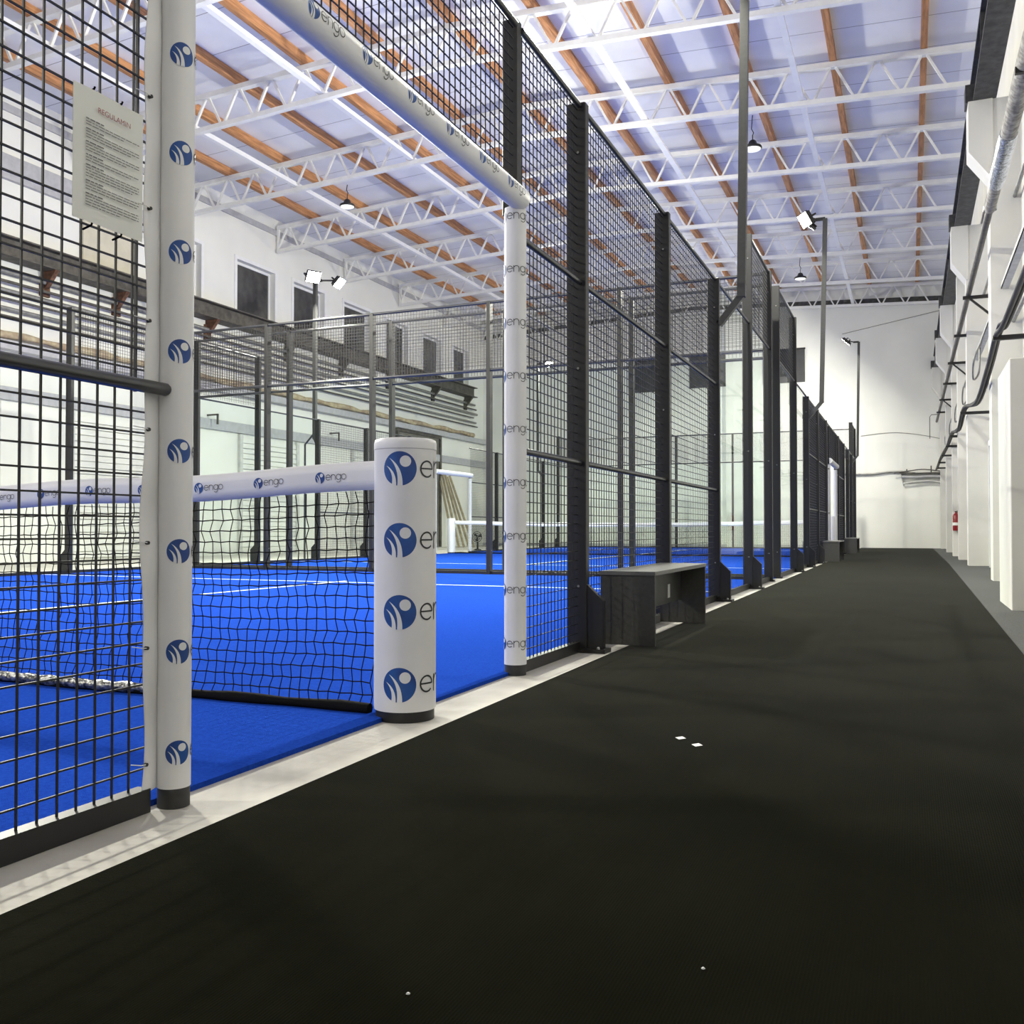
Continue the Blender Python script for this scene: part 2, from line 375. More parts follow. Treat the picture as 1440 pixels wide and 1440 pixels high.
# left of the doorway
first_bay=rp(-.12,1.735,(.012,3.0),None,[1.98,2.985],'black wire mesh panel at the left edge of the picture, with the notice on it',G1)
MB().tube([(0,-.036,.97),(1.878,-.036,.97),(1.885,-.036,.97)],[.0155,.0155,.012],12).build('rail','rail',first_bay)
rp(1.86,3.99,(2.17,3.0),None,[2.985],'black wire mesh panel above the white padded doorway beam',G1,z0rail=False)
rp(4.06,4.90,(.012,3.0),None,[1.0,2.0,2.985],'narrow black mesh panel between the doorway and the tall black post',G1)
rp(4.96,6.85,(.012,3.0),None,[1.0,2.0,2.985],'black mesh panel behind the closest bench',G1)
rp(6.91,8.84,(.012,3.0),None,[1.0,2.0,2.985],'black mesh panel just past the closest bench',G1)
rp(8.90,10.84,None,(.02,2.97),[2.985],'three metre clear glass panel of the near court beside the walkway',G1)
rp(10.90,12.50,(3.02,4.0),(.02,2.97),[2.985,3.985],'glass panel with mesh on top in the near court far corner',G1)
rp(13.37,15.40,(3.02,4.0),(.02,2.97),[2.985,3.985],'glass panel with mesh on top starting the second court',G1)
rp(15.46,17.37,None,(.02,2.97),[2.985],'three metre glass panel before the middle light pole',G1)
rp(17.43,19.37,(.012,3.0),None,[1.0,2.0,2.985],'mesh panel of the second court just past the middle light pole',G1)
rp(19.43,21.37,(.012,3.0),None,[1.0,2.0,2.985],'mesh panel behind the second bench',G1)
rp(21.43,22.3,(.012,3.0),None,[1.0,2.0,2.985],'narrow mesh panel just before the second white doorway',G1)
rp(22.35,24.5,(2.17,3.0),None,[2.985],'mesh panel over the second white doorway',G1,z0rail=False)
rp(24.55,25.07,(.012,3.0),None,[1.0,2.0,2.985],'narrow mesh panel just past the second white doorway',G1)
rp(25.13,27.37,(.012,3.0),None,[1.0,2.0,2.985],'mesh panel behind the third bench',G1)
rp(27.43,29.37,None,(.02,2.97),[2.985],'far glass panel past the third bench',G1)
rp(29.43,31.27,None,(.02,2.97),[2.985],'glass panel before the far light pole',G1)
rp(31.33,33.27,(3.02,4.0),(.02,2.97),[2.985,3.985],'last glass panel with mesh on top near the far wall',G1)
G2 = 'far side fence panels'
def lp(y0,y1,*a,**k): return panel((LX,y0),(LX,y1),*a,out=(-1,0),wr=.002,**k)
lp(8.45,10.42,None,(.02,2.97),[2.985],'clear glass panel on the far side of the near court by its tall post',G2)
lp(10.48,12.57,(3.02,4.0),(.02,2.97),[2.985,3.985],'glass and mesh panel at the far left corner of the near court',G2)
lp(13.23,14.87,(3.02,4.0),(.02,2.97),[2.985,3.985],'glass and mesh panel at the near left corner of the second court',G2)
lp(14.93,16.89,None,(.02,2.97),[2.985],'glass panel beside the forked light pole on the far side',G2)
lp(16.95,18.84,(.012,3.0),None,[1.0,2.0,2.985],'mesh panel right of the forked light pole on the far side',G2)
lp(18.90,20.87,(.012,3.0),None,[1.0,2.0,2.985],'mesh panel on the far side, behind the fat padded net post',G2)
lp(20.93,22.3,(.012,3.0),None,[1.0,2.0,2.985],'mesh panel on the far side just before the far white doorway',G2)
lp(24.5,26.37,(.012,3.0),None,[1.0,2.0,2.985],'mesh panel in front of the leaning planks',G2)
lp(26.43,28.37,(.012,3.0),None,[1.0,2.0,2.985],'mesh panel past the leaning planks',G2)
lp(28.43,30.37,None,(.02,2.97),[2.985],'far side glass panel two bays before the hall end',G2)
lp(30.43,31.87,None,(.02,2.97),[2.985],'far side glass panel next to the last mesh topped corner',G2)
lp(31.93,33.27,(3.02,4.0),(.02,2.97),[2.985,3.985],'glass and mesh panel at the far left corner of the second court',G2)
xs = [FX-.06]+BX+[LX+.06]
for (yy, nm) in ((12.6,'near glass end wall'),(13.2,'second glass end wall'),(33.3,'farthest glass end wall')):
    for i in range(5):
        panel((xs[i]-(.03 if i else 0),yy),(xs[i+1]+(.03 if i<4 else 0),yy),(3.02,4.0),(.02,2.97),[2.985,3.985],
              '%s bay from the walkway of the %s, glass with mesh on top' % (ORD[i],nm),'bays of the '+nm,out=(0,-1),wr=.0022,rsec=.045)

# ------------------------------------------------------------------ logo geometry in the plane (u right, v up), unit = disc radius
def arc(cx,cy,r,a0,a1,n): return [(cx+r*math.cos(math.radians(a0+(a1-a0)*i/n)), cy+r*math.sin(math.radians(a0+(a1-a0)*i/n))) for i in range(n+1)]
def stroke(path, w):
    quads=[]
    if len(path)==2: path=[tuple(Vector(path[0]).lerp(Vector(path[1]),k/8)) for k in range(9)]
    P=[Vector(p) for p in path]; L_=[];R_=[]
    for i,p in enumerate(P):
        d=(P[min(i+1,len(P)-1)]-P[max(i-1,0)]).normalized(); n=Vector((-d.y,d.x)); L_.append(p+n*w/2); R_.append(p-n*w/2)
    for i in range(len(P)-1): quads.append([R_[i],R_[i+1],L_[i+1],L_[i]])
    return quads
def letter(ch):
    r=.46; W=.10
    if ch=='e': return stroke([(-r,0.02),(r,.02)],W*.9)+stroke(arc(0,0,r,0,318,26),W)
    if ch=='n': return stroke([(-.40,-.50),(-.40,.5)],W)+stroke([(-.40,.05)]+arc(0,.06,.40,170,0,14)+[(.40,-.50)],W)
    if ch=='g': return stroke(arc(0,0,r,0,360,28),W)+stroke([(r,.5),(r,-.45)]+arc(0,-.45,r,0,-140,12),W)
    if ch=='o': return stroke(arc(0,0,r,0,360,28),W)
def fin(outer, inner): return [[Vector(outer[i]),Vector(outer[i+1]),Vector(inner[i+1]),Vector(inner[i])] for i in range(len(outer)-1)]
def bez(a,b,c,n=12): return [((1-t)**2*a[0]+2*t*(1-t)*b[0]+t*t*c[0],(1-t)**2*a[1]+2*t*(1-t)*b[1]+t*t*c[1]) for t in [i/n for i in range(n+1)]]
def disc_quads(cx,cy,r,n=14):   # horizontal strips so it bends well round a pole
    q=[]
    for i in range(n):
        a0=-90+180*i/n; a1=-90+180*(i+1)/n
        x0,x1=r*math.sin(math.radians(a0)),r*math.sin(math.radians(a1)); h0,h1=r*math.cos(math.radians(a0)),r*math.cos(math.radians(a1))
        m=6
        for k in range(m):
            f0=-1+2*k/m; f1=-1+2*(k+1)/m
            q.append([Vector((cx+x0,cy+h0*f0)),Vector((cx+x1,cy+h1*f0)),Vector((cx+x1,cy+h1*f1)),Vector((cx+x0,cy+h0*f1))])
    return q
LOGO = []   # (quads, material slot, lift)
LOGO.append((disc_quads(0,0,1,20),1,1))
LOGO.append((disc_quads(.34,.42,.33,10),2,2))
LOGO.append((fin(bez((.18,-1.0),(.20,.15),(-.62,.62)),bez((-.13,-1.0),(.0,.0),(-.62,.62))),2,2))
LOGO.append((fin(bez((-.20,-.99),(-.16,-.15),(-.82,.18)),bez((-.46,-.92),(-.34,-.25),(-.82,.18))),2,2))
TEXT=[]
for i,ch in enumerate('engo'):
    TEXT += [[p+Vector((1.72+i*1.08,0)) for p in q] for q in letter(ch)]
LOGO.append((TEXT,3,2))
def stamp(mb, f, base=1, lift=.0005, logo=LOGO, umin=-9, umax=99):
    """f(u,v,lift) -> 3D"""
    for quads,mi,lf in logo:
        for q in quads:
            if min(p.x for p in q)<umin or max(p.x for p in q)>umax: continue
            mb.add([f(p.x,p.y,lift*lf) for p in q],[(0,1,2,3)],mi)
def on_cyl(cx,cy,r,s,zc,ang0):
    tc = math.atan2(-cy,-cx)        # towards the camera
    def f(u,v,l):
        a = tc + ang0 + u*s/r       # turning left-handed seen from above = to the right for the viewer
        return (cx+(r+l)*math.cos(a), cy+(r+l)*math.sin(a), zc+v*s)
    return f

SL = ['sleeve','logo_blue','logo_white','logo_text']
# first wrapped post with a flap tied over the mesh
def wrapped_pole(name, x, y, r, h, label, ang, s, z0, dz, n, flap=None, group='white wrapped doorway posts', z_bot=.027):
    t = thing(name,(x,y,0),label,'post',group)
    z_bot-=.02; m = MB(); m.lathe([(r,z_bot),(r,h*.3),(r*1.01,h*.5),(r,h*.8),(r,h)],40)
    for i in range(n):
        fc = on_cyl(x,y,r*1.012,s,z0+i*dz,ang)
        g = lambda u,v,l,fc=fc: (fc(u,v,l)[0]-x, fc(u,v,l)[1]-y, fc(u,v,l)[2])
        stamp(m,g)
    m.build('sleeve',SL,t)
    MB().lathe([(r*.96,FL-.011),(r*.96,z_bot)],32).build('base_ring','rubber',t)
    return t
w1 = wrapped_pole('doorway_post', FX+.03, 1.80, .0398, 2.22, 'white wrapped post in the left foreground with round blue emblems', math.radians(13), .0295, .094, .2425, 9)
# flap: slightly wavy sheet from the pole over the mesh edge
m = MB(); vs=[]; nz=90; ny=8
for k in range(nz+1):
    z=.008+2.24*k/nz
    for j in range(ny+1):
        u=j/ny
        edge = -.091+.006*math.sin(z*7.0)+.004*math.sin(z*17)
        y = edge*(1-u)+(-.026)*u
        xx = -.014-.012*u**2.2+.0025*math.sin(z*9+u*5)*(1-u*.8)+.0035*math.sin(z*25)*u*(1-u)*4
        vs.append((xx,y,z))
fs=[(k*(ny+1)+j,k*(ny+1)+j+1,(k+1)*(ny+1)+j+1,(k+1)*(ny+1)+j) for k in range(nz) for j in range(ny)]
m.add(vs,fs,0,True)
n0=len(m.v); m.add([(a-.0015,b_,c) for a,b_,c in vs],[tuple(reversed(f)) for f in fs],0,True)
fl=m.build('sleeve_flap','sleeve',w1)
for z in (.075,.35,.60,.87,1.13,1.40,1.67,1.93):
    MB().tube([(-.014,-.082,z),(-.005,-.082,z)],.0045,8).build('eyelet','rubber',w1)
    MB().tube([(-.006,-.082,z),(-.006,-.10,z+.002),(-.02,-.118,z+.006)],.0012,5).build('zip_tie','white_pl',w1)
m = MB().box(-.040,-.033,-.100,-.094,.96,2.16); m.build('edge_bar','black',w1)
w2 = wrapped_pole('doorway_post', FX, 4.03, .052, 2.13, 'white wrapped post on the far side of the doorway with repeated lettering', math.radians(-86), .0300, .105, .2475, 9, z_bot=.028)
MB().bbox(-.055,.02,-.03,.03,2.1,3.02).build('upper_tube','black',w2)
MB().bbox(-.055,.02,-.03,.03,2.2,3.02).build('upper_tube','black',w1)
# padded beam
t = thing('doorway_beam',(FX+.03,1.80,2.168),'white padded beam over the doorway with small blue emblems','beam')
r=.053; m=MB(); Lb=2.24
vs=[];N_=36;K=16
prof=[(0.0,r*.6),(.012,r*.85),(.03,r)]+[(.03+ (Lb-.06)*i/10,r) for i in range(1,11)]+[(Lb-.012,r*.85),(Lb,r*.6)]
for (yy,rr) in prof:
    for j in range(N_): a=2*PI*j/N_; vs.append((rr*math.cos(a),yy,rr*math.sin(a)))
fs=[(i*N_+j,i*N_+(j+1)%N_,(i+1)*N_+(j+1)%N_,(i+1)*N_+j) for i in range(len(prof)-1) for j in range(N_)]
fs=[tuple(reversed(f)) for f in fs]+[tuple(range(N_)),tuple(reversed(range(len(vs)-N_,len(vs))))]
m.add(vs,fs,0,True)
for k in range(7):
    yc=.20+.2975*k; s=.030
    def f(u,v,l,yc=yc,s=s):
        a=math.radians(4)+v*s/r; return ((r+l)*math.cos(a), yc+u*s, (r+l)*math.sin(a))
    stamp(m,f)
m.build('padding',SL,t)
# fat padded net post
t = thing('net_post',(-1.668,2.955,0),'fat white padded net post in the doorway with large blue emblems','post')
m=MB(); r=.1105
m.lathe([(r*.985,-.004),(r,.008),(r*1.0,.5),(r*1.003,.913),(r*1.012,.917),(r*1.012,.938),(r*.98,.950),(r*.90,.954)],56)
for zc in (.844,.594,.344,.092):
    fc=on_cyl(-1.668,2.955,r*1.004,.0602,zc,math.radians(-10.5))
    stamp(m,lambda u,v,l,fc=fc:(fc(u,v,l)[0]+1.668,fc(u,v,l)[1]-2.955,fc(u,v,l)[2]))
m.build('padding',SL,t)
MB().lathe([(r*.95,FL-.011),(r*.95,0)],40).build('base_plate','black',t)
MB().lathe([(r*1.011,.914),(r*1.0135,.9155),(r*1.011,.917)],56).build('seam','band_g',t)

# ------------------------------------------------------------------ net
NY=2.96
def net(y, label, logos, res=1):
    t = thing('court_net',(FX,y,0),label,'net')
    L_=abs(LX-FX)-.12
    def top(s): return .885-.085*math.sin(PI*min(1,max(0,s/L_)))**.8 if s>0 else .885
    def lean(s,z): return .012*math.sin(s*3.1)+(-.05*max(0,(.25-z))/.25)
    th=.105
    m=MB(); n=120; vs=[]
    for i in range(n+1):
        s=.085+(L_-.085)*i/n; zt=top(s)+.006*math.sin(s*5); w=.006*math.sin(s*9)+.004*math.sin(s*23)
        for (dy,dz) in ((-.010,-th),(-.011,-th*.66),(-.011,-th*.33),(-.004,0),(.006,0),(.010,-th*.5),(.006,-th)): vs.append((-s,dy+lean(s,1),zt+dz))
    k=7; fs=[(i*k+j,i*k+(j+1)%k,(i+1)*k+(j+1)%k,(i+1)*k+j) for i in range(n) for j in range(k)]
    m.add(vs,fs,0,True)
    if logos:
        pos=[.346+.2845*k for k in range(32)]
        for s0 in pos:
            def f(u,v,l,s0=s0):
                s=s0-u*.0215; return (-s,-.0112-l+lean(s,1),top(s)+.006*math.sin(s*5)-.052+v*.0215)
            stamp(m,f,lift=.0008)
    m.build('tape',['tape','logo_blue','logo_white','logo_text'],t)
    # cords
    w=MB(); cell=.0445; nc=int((L_-.1)/cell); nr=18; cr=.0023 if res else .0022
    def pt(i,j):
        s=.10+cell*i; zt=top(s)-th; z=zt*(1-j/nr)+(FL+.02)*(j/nr)
        wob=.006*math.sin(i*.9+j*1.7)+.004*math.sin(j*2.9+i*.31)
        sag=.005*math.sin(i*.35)
        return (-(s+wob), lean(s,z)+.004*math.sin(i*.5+j*.8), z+sag*(1-abs(2*j/nr-1))+.003*((i+j)%2))
    for i in range(nc):
        w.tube([pt(i,j) for j in range(nr+1)],cr,4,cap=False)
    for j in range(1,nr+1):
        w.tube([pt(i,j) for i in range(0,nc)],cr,4,cap=False)
    w.build('net_mesh','net',t)
    m=MB(); P=[]
    for i in range(81):
        s=.10+(L_-.12)*i/80; P.append((-s,lean(s,.0)+.004*math.sin(s*8),FL+.018))
    m.tube(P,[.020+.004*math.sin(i*1.7) for i in range(81)],8); bnd=m.build('bottom_band','net',t)
    if logos:
        P=[]
        for i in range(41):
            s=1.05+2.4*i/40; P.append((-s,lean(s,0)-.006+.004*math.sin(s*8),FL+.026))
        MB().tube(P,[.021+.004*math.sin(i*2.7) for i in range(41)],8).build('foil_strip','foil',t)
    return t
net(NY,'black net with a white printed tape across the near court',True)
net(23.3,'net with a white tape across the second court, far behind the glass',False,0)
def plain_pad(x,y,label):
    t=thing('net_post',(x,y,FL),label,'post'); MB().lathe([(.11,.03),(.112,.5),(.113,.95),(.10,.97)],24).build('padding','sleeve',t)
    MB().lathe([(.10,-.011),(.10,.03)],24).build('base_plate','black',t)
plain_pad(FX,23.3,'padded white net post in the second court doorway beside the walkway')
plain_pad(LX,23.3,'padded white net post on the far side of the second court')
plain_pad(LX,NY,'padded white net post on the far side of the near court')
# second court doorways
def plain_wrap(x,y,label): 
    t=thing('doorway_post',(x,y,FL),label,'post','white doorway posts of the second court')
    MB().lathe([(.05,.03),(.05,2.13)],20).build('sleeve','sleeve',t); MB().lathe([(.048,-.011),(.048,.03)],20).build('base_ring','rubber',t)
    MB().bbox(-.03,.03,-.03,.03,2.13,3.0 if x==FX else 2.16).build('upper_tube','black',t)
for (x,s_) in ((FX,'walkway side'),(LX,'far side')):
    plain_wrap(x,22.33,'nearer white wrapped post of the second court doorway on the '+s_)
    plain_wrap(x,24.5,'farther white wrapped post of the second court doorway on the '+s_)
    t=thing('doorway_beam',(x,22.30,2.185),'white padded beam over the second court doorway on the '+s_,'beam')
    MB().tube([(0.03,0,0),(0.03,2.23,0)],.065,20).build('padding','sleeve',t)

# ------------------------------------------------------------------ notice on the mesh
t=thing('notice_sheet',(FX+.016,1.497,1.315),'white printed notice sheet tied to the wire mesh by its corners','notice')
m=MB(); w_,h_=.204,.298
vs=[(0.002*math.sin(i*.9),w_*i/6,h_*j/8+.004*(i/6)*(1 if j==8 else 0)) for j in range(9) for i in range(7)]
fs=[(j*7+i,j*7+i+1,(j+1)*7+i+1,(j+1)*7+i) for j in range(8) for i in range(6)]
m.add(vs,fs,0); m.add([(a-.0008,b_,c) for a,b_,c in vs],[tuple(reversed(f)) for f in fs],0)
# title and text lines on the sheet
def glyphs(txt,x0,z0,hh,mi):
    cu=bpy.data.curves.new('title_text','FONT'); cu.body=txt; cu.size=hh; cu.extrude=0
    o=bpy.data.objects.new('title_text',cu); COL.objects.link(o)
    dg=bpy.context.evaluated_depsgraph_get(); me=bpy.data.meshes.new_from_object(o.evaluated_get(dg))
    m.add([(.0062,x0+v.co.x,z0+v.co.y) for v in me.vertices],[tuple(p.vertices) for p in me.polygons],mi)
    bpy.data.objects.remove(o); bpy.data.curves.remove(cu); bpy.data.meshes.remove(me)
glyphs('REGULAMIN',.062,h_-.047,.0175,2)
z=h_-.072; rr=random.Random(3)
for para in (3,4,4,3,5,4,5):
    for k in range(para):
        ln=.155 if k not in (0,para-1) else (.05 if k==0 else .10+.05*rr.random())
        y=.030
        while y<.030+ln:
            wl=.006+.014*rr.random(); e=min(y+wl,.030+ln); m.add([(.0058,y,z),(.0058,e,z),(.0058,e,z+(.0028 if k==0 else .0019)),(.0058,y,z+(.0028 if k==0 else .0019))],[(0,1,2,3)],1); y=e+.0022
        z-=.0062
    z-=.004
m.build('sheet',['paper','ink','red_ink'],t)
for (y,z) in ((.055,h_+.004),(.135,h_+.004),(.05,-.006),(.135,-.006)):
    MB().tube([(-.024,y,z-.006),(.002,y,z),(.003,y+.001,z+.005)],.0024,6).build('zip_tie','net',t)

# ------------------------------------------------------------------ benches
def bench():
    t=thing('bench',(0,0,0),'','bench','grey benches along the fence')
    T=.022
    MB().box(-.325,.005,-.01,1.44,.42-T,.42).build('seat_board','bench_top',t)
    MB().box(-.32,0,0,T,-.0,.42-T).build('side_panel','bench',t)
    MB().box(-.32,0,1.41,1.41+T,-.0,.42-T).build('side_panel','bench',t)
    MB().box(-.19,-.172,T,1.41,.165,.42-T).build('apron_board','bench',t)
    MB().box(-.172,-.170,1.02,1.08,.20,.29).build('light_patch','paper',t)  # thin pale sheet standing in for a patch of light through the mesh
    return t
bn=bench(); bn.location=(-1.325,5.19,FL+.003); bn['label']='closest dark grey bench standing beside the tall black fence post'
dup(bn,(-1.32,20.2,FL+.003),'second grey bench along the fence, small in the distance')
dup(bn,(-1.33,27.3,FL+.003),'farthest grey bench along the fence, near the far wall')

# ------------------------------------------------------------------ light poles
def flood(parent, loc, aim, lab):
    """a floodlight head; aim = direction vector"""
    h=bpy.data.objects.new('floodlight_head',None)
    d=Vector(aim).normalized()
    q=(-d).to_track_quat('Z','Y')   # local -Z looks along aim
    m=MB(); m.bbox(-.16,.16,-.13,.13,0,.05,.01); 
    for k in range(7): m.box(-.14+k*.046,-.13+k*.046,-.11,.11,.05,.085)
    o=m.build('floodlight_head','black',parent); o.location=loc; o.rotation_mode='QUATERNION'; o.rotation_quaternion=q
    MB().box(-.145,.145,-.115,.115,-.006,-.001).build('lens','lens_on',o)
    MB().bar((-.17,0,.03),(-.17,0,.14),.012,.03).bar((.17,0,.03),(.17,0,.14),.012,.03).bar((-.176,0,.14),(.176,0,.14),.03,.012).build('yoke','black',o)
    return o,q
lights=[]
def lamp(loc, aim, power, size=.26):
    l=bpy.data.lights.new('flood_beam','AREA'); l.shape='RECTANGLE'; l.size=size; l.size_y=size*.8; l.energy=power; l.color=(1.0,.98,.85); l.spread=math.radians(180)
    o=bpy.data.objects.new('flood_beam',l); COL.objects.link(o)
    d=Vector(aim).normalized(); o.location=Vector(loc)+d*.02; o.rotation_mode='QUATERNION'; o.rotation_quaternion=(-d).to_track_quat('Z','Y')
    lights.append(o); return o
POW=850
def light_pole(x, y, ztop, sgn, label, heads, zb=2.58, off=.26, lean=.05, fork=False, foot=False):
    t=thing('light_pole',(x,y,0),label,'light pole')
    s=sgn
    tx=(off+lean)*s
    m=MB(); m.bar((.05*s,0,zb),(off*s,0,zb+off*.98),.06,.06,up=(0,1,0)); m.build('bracket_arm','grey_coat',t)
    m=MB(); m.bar((off*s,0,zb+off-.02),(tx,0,ztop),.075,.075,up=(0,1,0)); m.build('pole','grey_coat',t)
    if fork:
        MB().tube([(off*s,0,zb+.22),(off*s+.25*s,0,zb-.03),(off*s+.25*s,0,FL)],.022,8).build('cable_conduit','grey_coat',t)
    m=MB(); m.bar((tx,0,ztop),(tx-.16*s,0,ztop),.05,.05,up=(0,1,0)); m.build('top_arm','black',t)
    for (dx,dy,dz,aim,pw) in heads:
        MB().bar((tx-.14*s,0,ztop),(tx+dx,dy,dz+ztop+.06),.03,.03,up=(0,1,0)).build('head_arm','black',t)
        flood(t,(tx+dx,dy,ztop+dz),aim,'')
        lamp((x+tx+dx,y+dy,ztop+dz),aim,pw)
    return t
A=lambda s,dy:(-s*.72,dy,-.66)
light_pole(FX,8.87,6.2,1,'nearest light pole rising out of the picture from the fence',[(-.42,-.2,.0,A(1,-.35),POW*.7),(-.42,.25,.0,A(1,.25),POW*.6)],zb=2.56,off=.26,lean=.05)
light_pole(FX,17.4,6.14,1,'middle light pole with a brightly lit floodlight over the walkway fence',[(-.34,-.12,-.02,(-.72,-.45,-.50),POW*.7),(-.34,.28,.03,A(1,.2),POW*.7)],zb=2.62,off=.27,lean=.08)
light_pole(FX,31.3,6.52,1,'farthest light pole with a small lit floodlight near the far wall',[(-.38,-.1,-.0,(-.65,.1,-.65),POW*.75)],zb=2.75,off=.2,lean=.06)
light_pole(LX,16.95,6.0,-1,'forked light pole on the far side with two glaring floodlights',[(.20,-.35,-.02,(.66,-.40,-.55),POW*.8),(.42,.30,-.02,(.66,.10,-.60),POW*.8)],zb=2.5,off=.10,lean=.0,fork=True)
light_pole(LX,-2.5,6.2,-1,'light pole behind the camera on the far side of the near court',[(.3,.25,0,(.80,.25,-.5),POW*.75)],zb=2.5,off=.2,lean=.0)
put_post('l',3,1,LX,-2.5,'far side fence post carrying the light pole behind the camera',PI,'far side fence posts')
light_pole(LX,8.45,6.2,-1,'light pole just left of the picture on the far side of the near court',[(.3,-.25,0,(.75,-.45,-.5),POW*.7),(.3,.25,0,(.80,-.1,-.55),POW*.6)],zb=2.5,off=.2,lean=.0)
put_post('l',3,1,LX,8.45,'far side fence post carrying the light pole just left of the picture',PI,'far side fence posts')
light_pole(LX,30.4,6.4,-1,'light pole at the far end on the far side',[(.3,.25,0,(.6,-.3,-.7),POW)],zb=2.5,off=.2,lean=.0)

# ------------------------------------------------------------------ high-bay lamps
def bay_lamp(x,y,zl,ztop,label):
    t=thing('pendant_lamp',(x,y,zl),label,'ceiling lamp','black round pendant lamps')
    MB().lathe([(.165,-.02),(.18,0),(.17,.03),(.09,.065),(.075,.12),(.05,.15)],28).build('shade','black',t)
    MB().lathe([(.15,-.03),(.16,-.019)],28).build('lens','lens_off',t)
    MB().tube([(0,0,.15),(0,.0,.25),(.02,0,.30),(-.02,0,.38),(0,0,ztop-zl)],.010,6).build('hanging_hook','black',t)
bay_lamp(-2.78,18.65,8.10,8.75,'black round pendant lamp hanging beside the near light pole')
bay_lamp(-12.1,18.65,8.22,8.72,'black round pendant lamp hanging over the left part of the hall')
bay_lamp(-2.95,29.0,8.12,8.75,'small black pendant lamp hanging near the far wall')

# ------------------------------------------------------------------ roof trusses
ty=[WF-.22-3.46*k for k in range(10)]
def truss_proto():
    t=thing('roof_truss',(0,0,0),'','roof truss','white roof trusses')
    x0,x1=-16.45,1.28; zb=8.5; zt=9.16
    xr=-7.6
    for nm,z,hh,ww in (('bottom_chord',zb,.09,.11),('top_chord',zt,.10,.13)):
        m=MB()
        m.prism([(x0,z+roof(x0)-hh/2),(xr,z+roof(xr)-hh/2),(x1,z+roof(x1)-hh/2),(x1,z+roof(x1)+hh/2),(xr,z+roof(xr)+hh/2),(x0,z+roof(x0)+hh/2)],'y',-ww/2,ww/2)
        m.build(nm,'steel_w',t)
    step=.78; xs_=[]
    xk=.30+step/2
    # peaks at every purlin and halfway between
    n=22
    for i in range(n):
        xp=.30-step*i
        if xp<x0+.2: break
        a=MB().bar((xp+.04,0,zt+roof(xp)-.03),(xp+step/2-.03,0,zb+roof(xp)+.02),.04,.05,up=(0,1,0)); a.build('diagonal_brace','steel_w',t)
        a=MB().bar((xp-.04,0,zt+roof(xp)-.03),(xp-step/2+.03,0,zb+roof(xp)+.02),.04,.05,up=(0,1,0)); a.build('diagonal_brace','steel_w',t)
    MB().box(x0,x0+.06,-.04,.04,zb-.03,zt+.03).build('end_post','steel_w',t)
    return t
tp=None
for k,y in enumerate(ty):
    lab='white lattice roof truss resting against the far wall' if k==0 else '%s white lattice roof truss out from the far wall'%ORD[k-1]
    if tp is None: tp=truss_proto(); tp.location=(0,y,0); tp['label']=lab
    else: dup(tp,(0,y,0),lab)
for i in range(11):
    x=.30-1.56*i; z=9.42+roof(x)
    m=MB().box(x-.055,x+.055,WN+.1,WF-.02,z-.20,z-.005)
    tag(m.build('roof_purlin','wood'),'orange wooden roof purlin, %s from the right side of the hall'%ORD[i],'roof beam','orange wooden purlins')
for i,(x,w_) in enumerate(((-1.82,.10),(-4.85,.12),(-10.2,.11),(-13.3,.10))):
    z=8.56+roof(x)
    m=MB(); m.box(x-w_/2,x+w_/2,WN+.1,WF-.02,z,z+.05); m.box(x-.012,x+.012,WN+.1,WF-.02,z+.05,z+.12)
    tag(m.build('bracing_beam','beam_w'),'long white bracing beam under the trusses, %s from the right'%ORD[i],'roof beam','white longitudinal bracing beams')

# ------------------------------------------------------------------ right side: pillars, corbels, crane beam
def pillar(y,label,corb=True,x=.985,ztop=6.2,dep=.5):
    t=thing('pillar',(x,y,0),label,'pillar','white pillars on the right')
    MB().box(0,WR-x,0,dep,FL-.011,ztop).build('shaft','wall_r',t)
    if corb:
        m=MB().prism([(-.245,6.2),(-.245,5.54),(-.0,5.20),(.04,5.20),(.04,6.2)],'y',-.02,dep+.02); m.build('corbel','wall_r',t)
        MB().box(-.275,-.155,.02,.30,6.20,6.44).build('bearing_block','crane',t)
for (y,l,c) in ((7.3,'white pillar on the right just outside the frame',True),(13.5,'white pillar on the right, first behind the low white block',True),(19.0,'white pillar on the right just past the grey doorway',True),
                (22.6,'plain white pillar on the right between two corbel pillars',False),(25.6,'white pillar on the right that carries the fire extinguisher',True),(29.9,'white pillar on the right in front of the last one',True),(35.3,'white pillar on the right in the far wall corner',True)):
    pillar(y,l,c,dep=.42 if y<35 else .5)
t=thing('crane_beam',(.80,-3,6.2),'black steel crane beam running along the corbels on the right','steel beam')
Lc=WF+2.9
MB().box(0,.27,0,Lc,0,.04).build('flange','crane',t); MB().box(.115,.155,0,Lc,.04,.46).build('web','crane',t); MB().box(0,.27,0,Lc,.46,.50).build('flange','crane',t)
m=MB()
for k in range(14): 
    y=1.5+2.72*k; m.box(.0,.115,y,y+.02,.04,.46)
m.build('stiffener','crane',t)
t=thing('wall_block',(.765,8.68,FL),'chest-high white block standing out from the right wall','pillar')
MB().bbox(0,WR-.765,0,1.1,-.011,2.07,.006).build('block','wall_r',t)
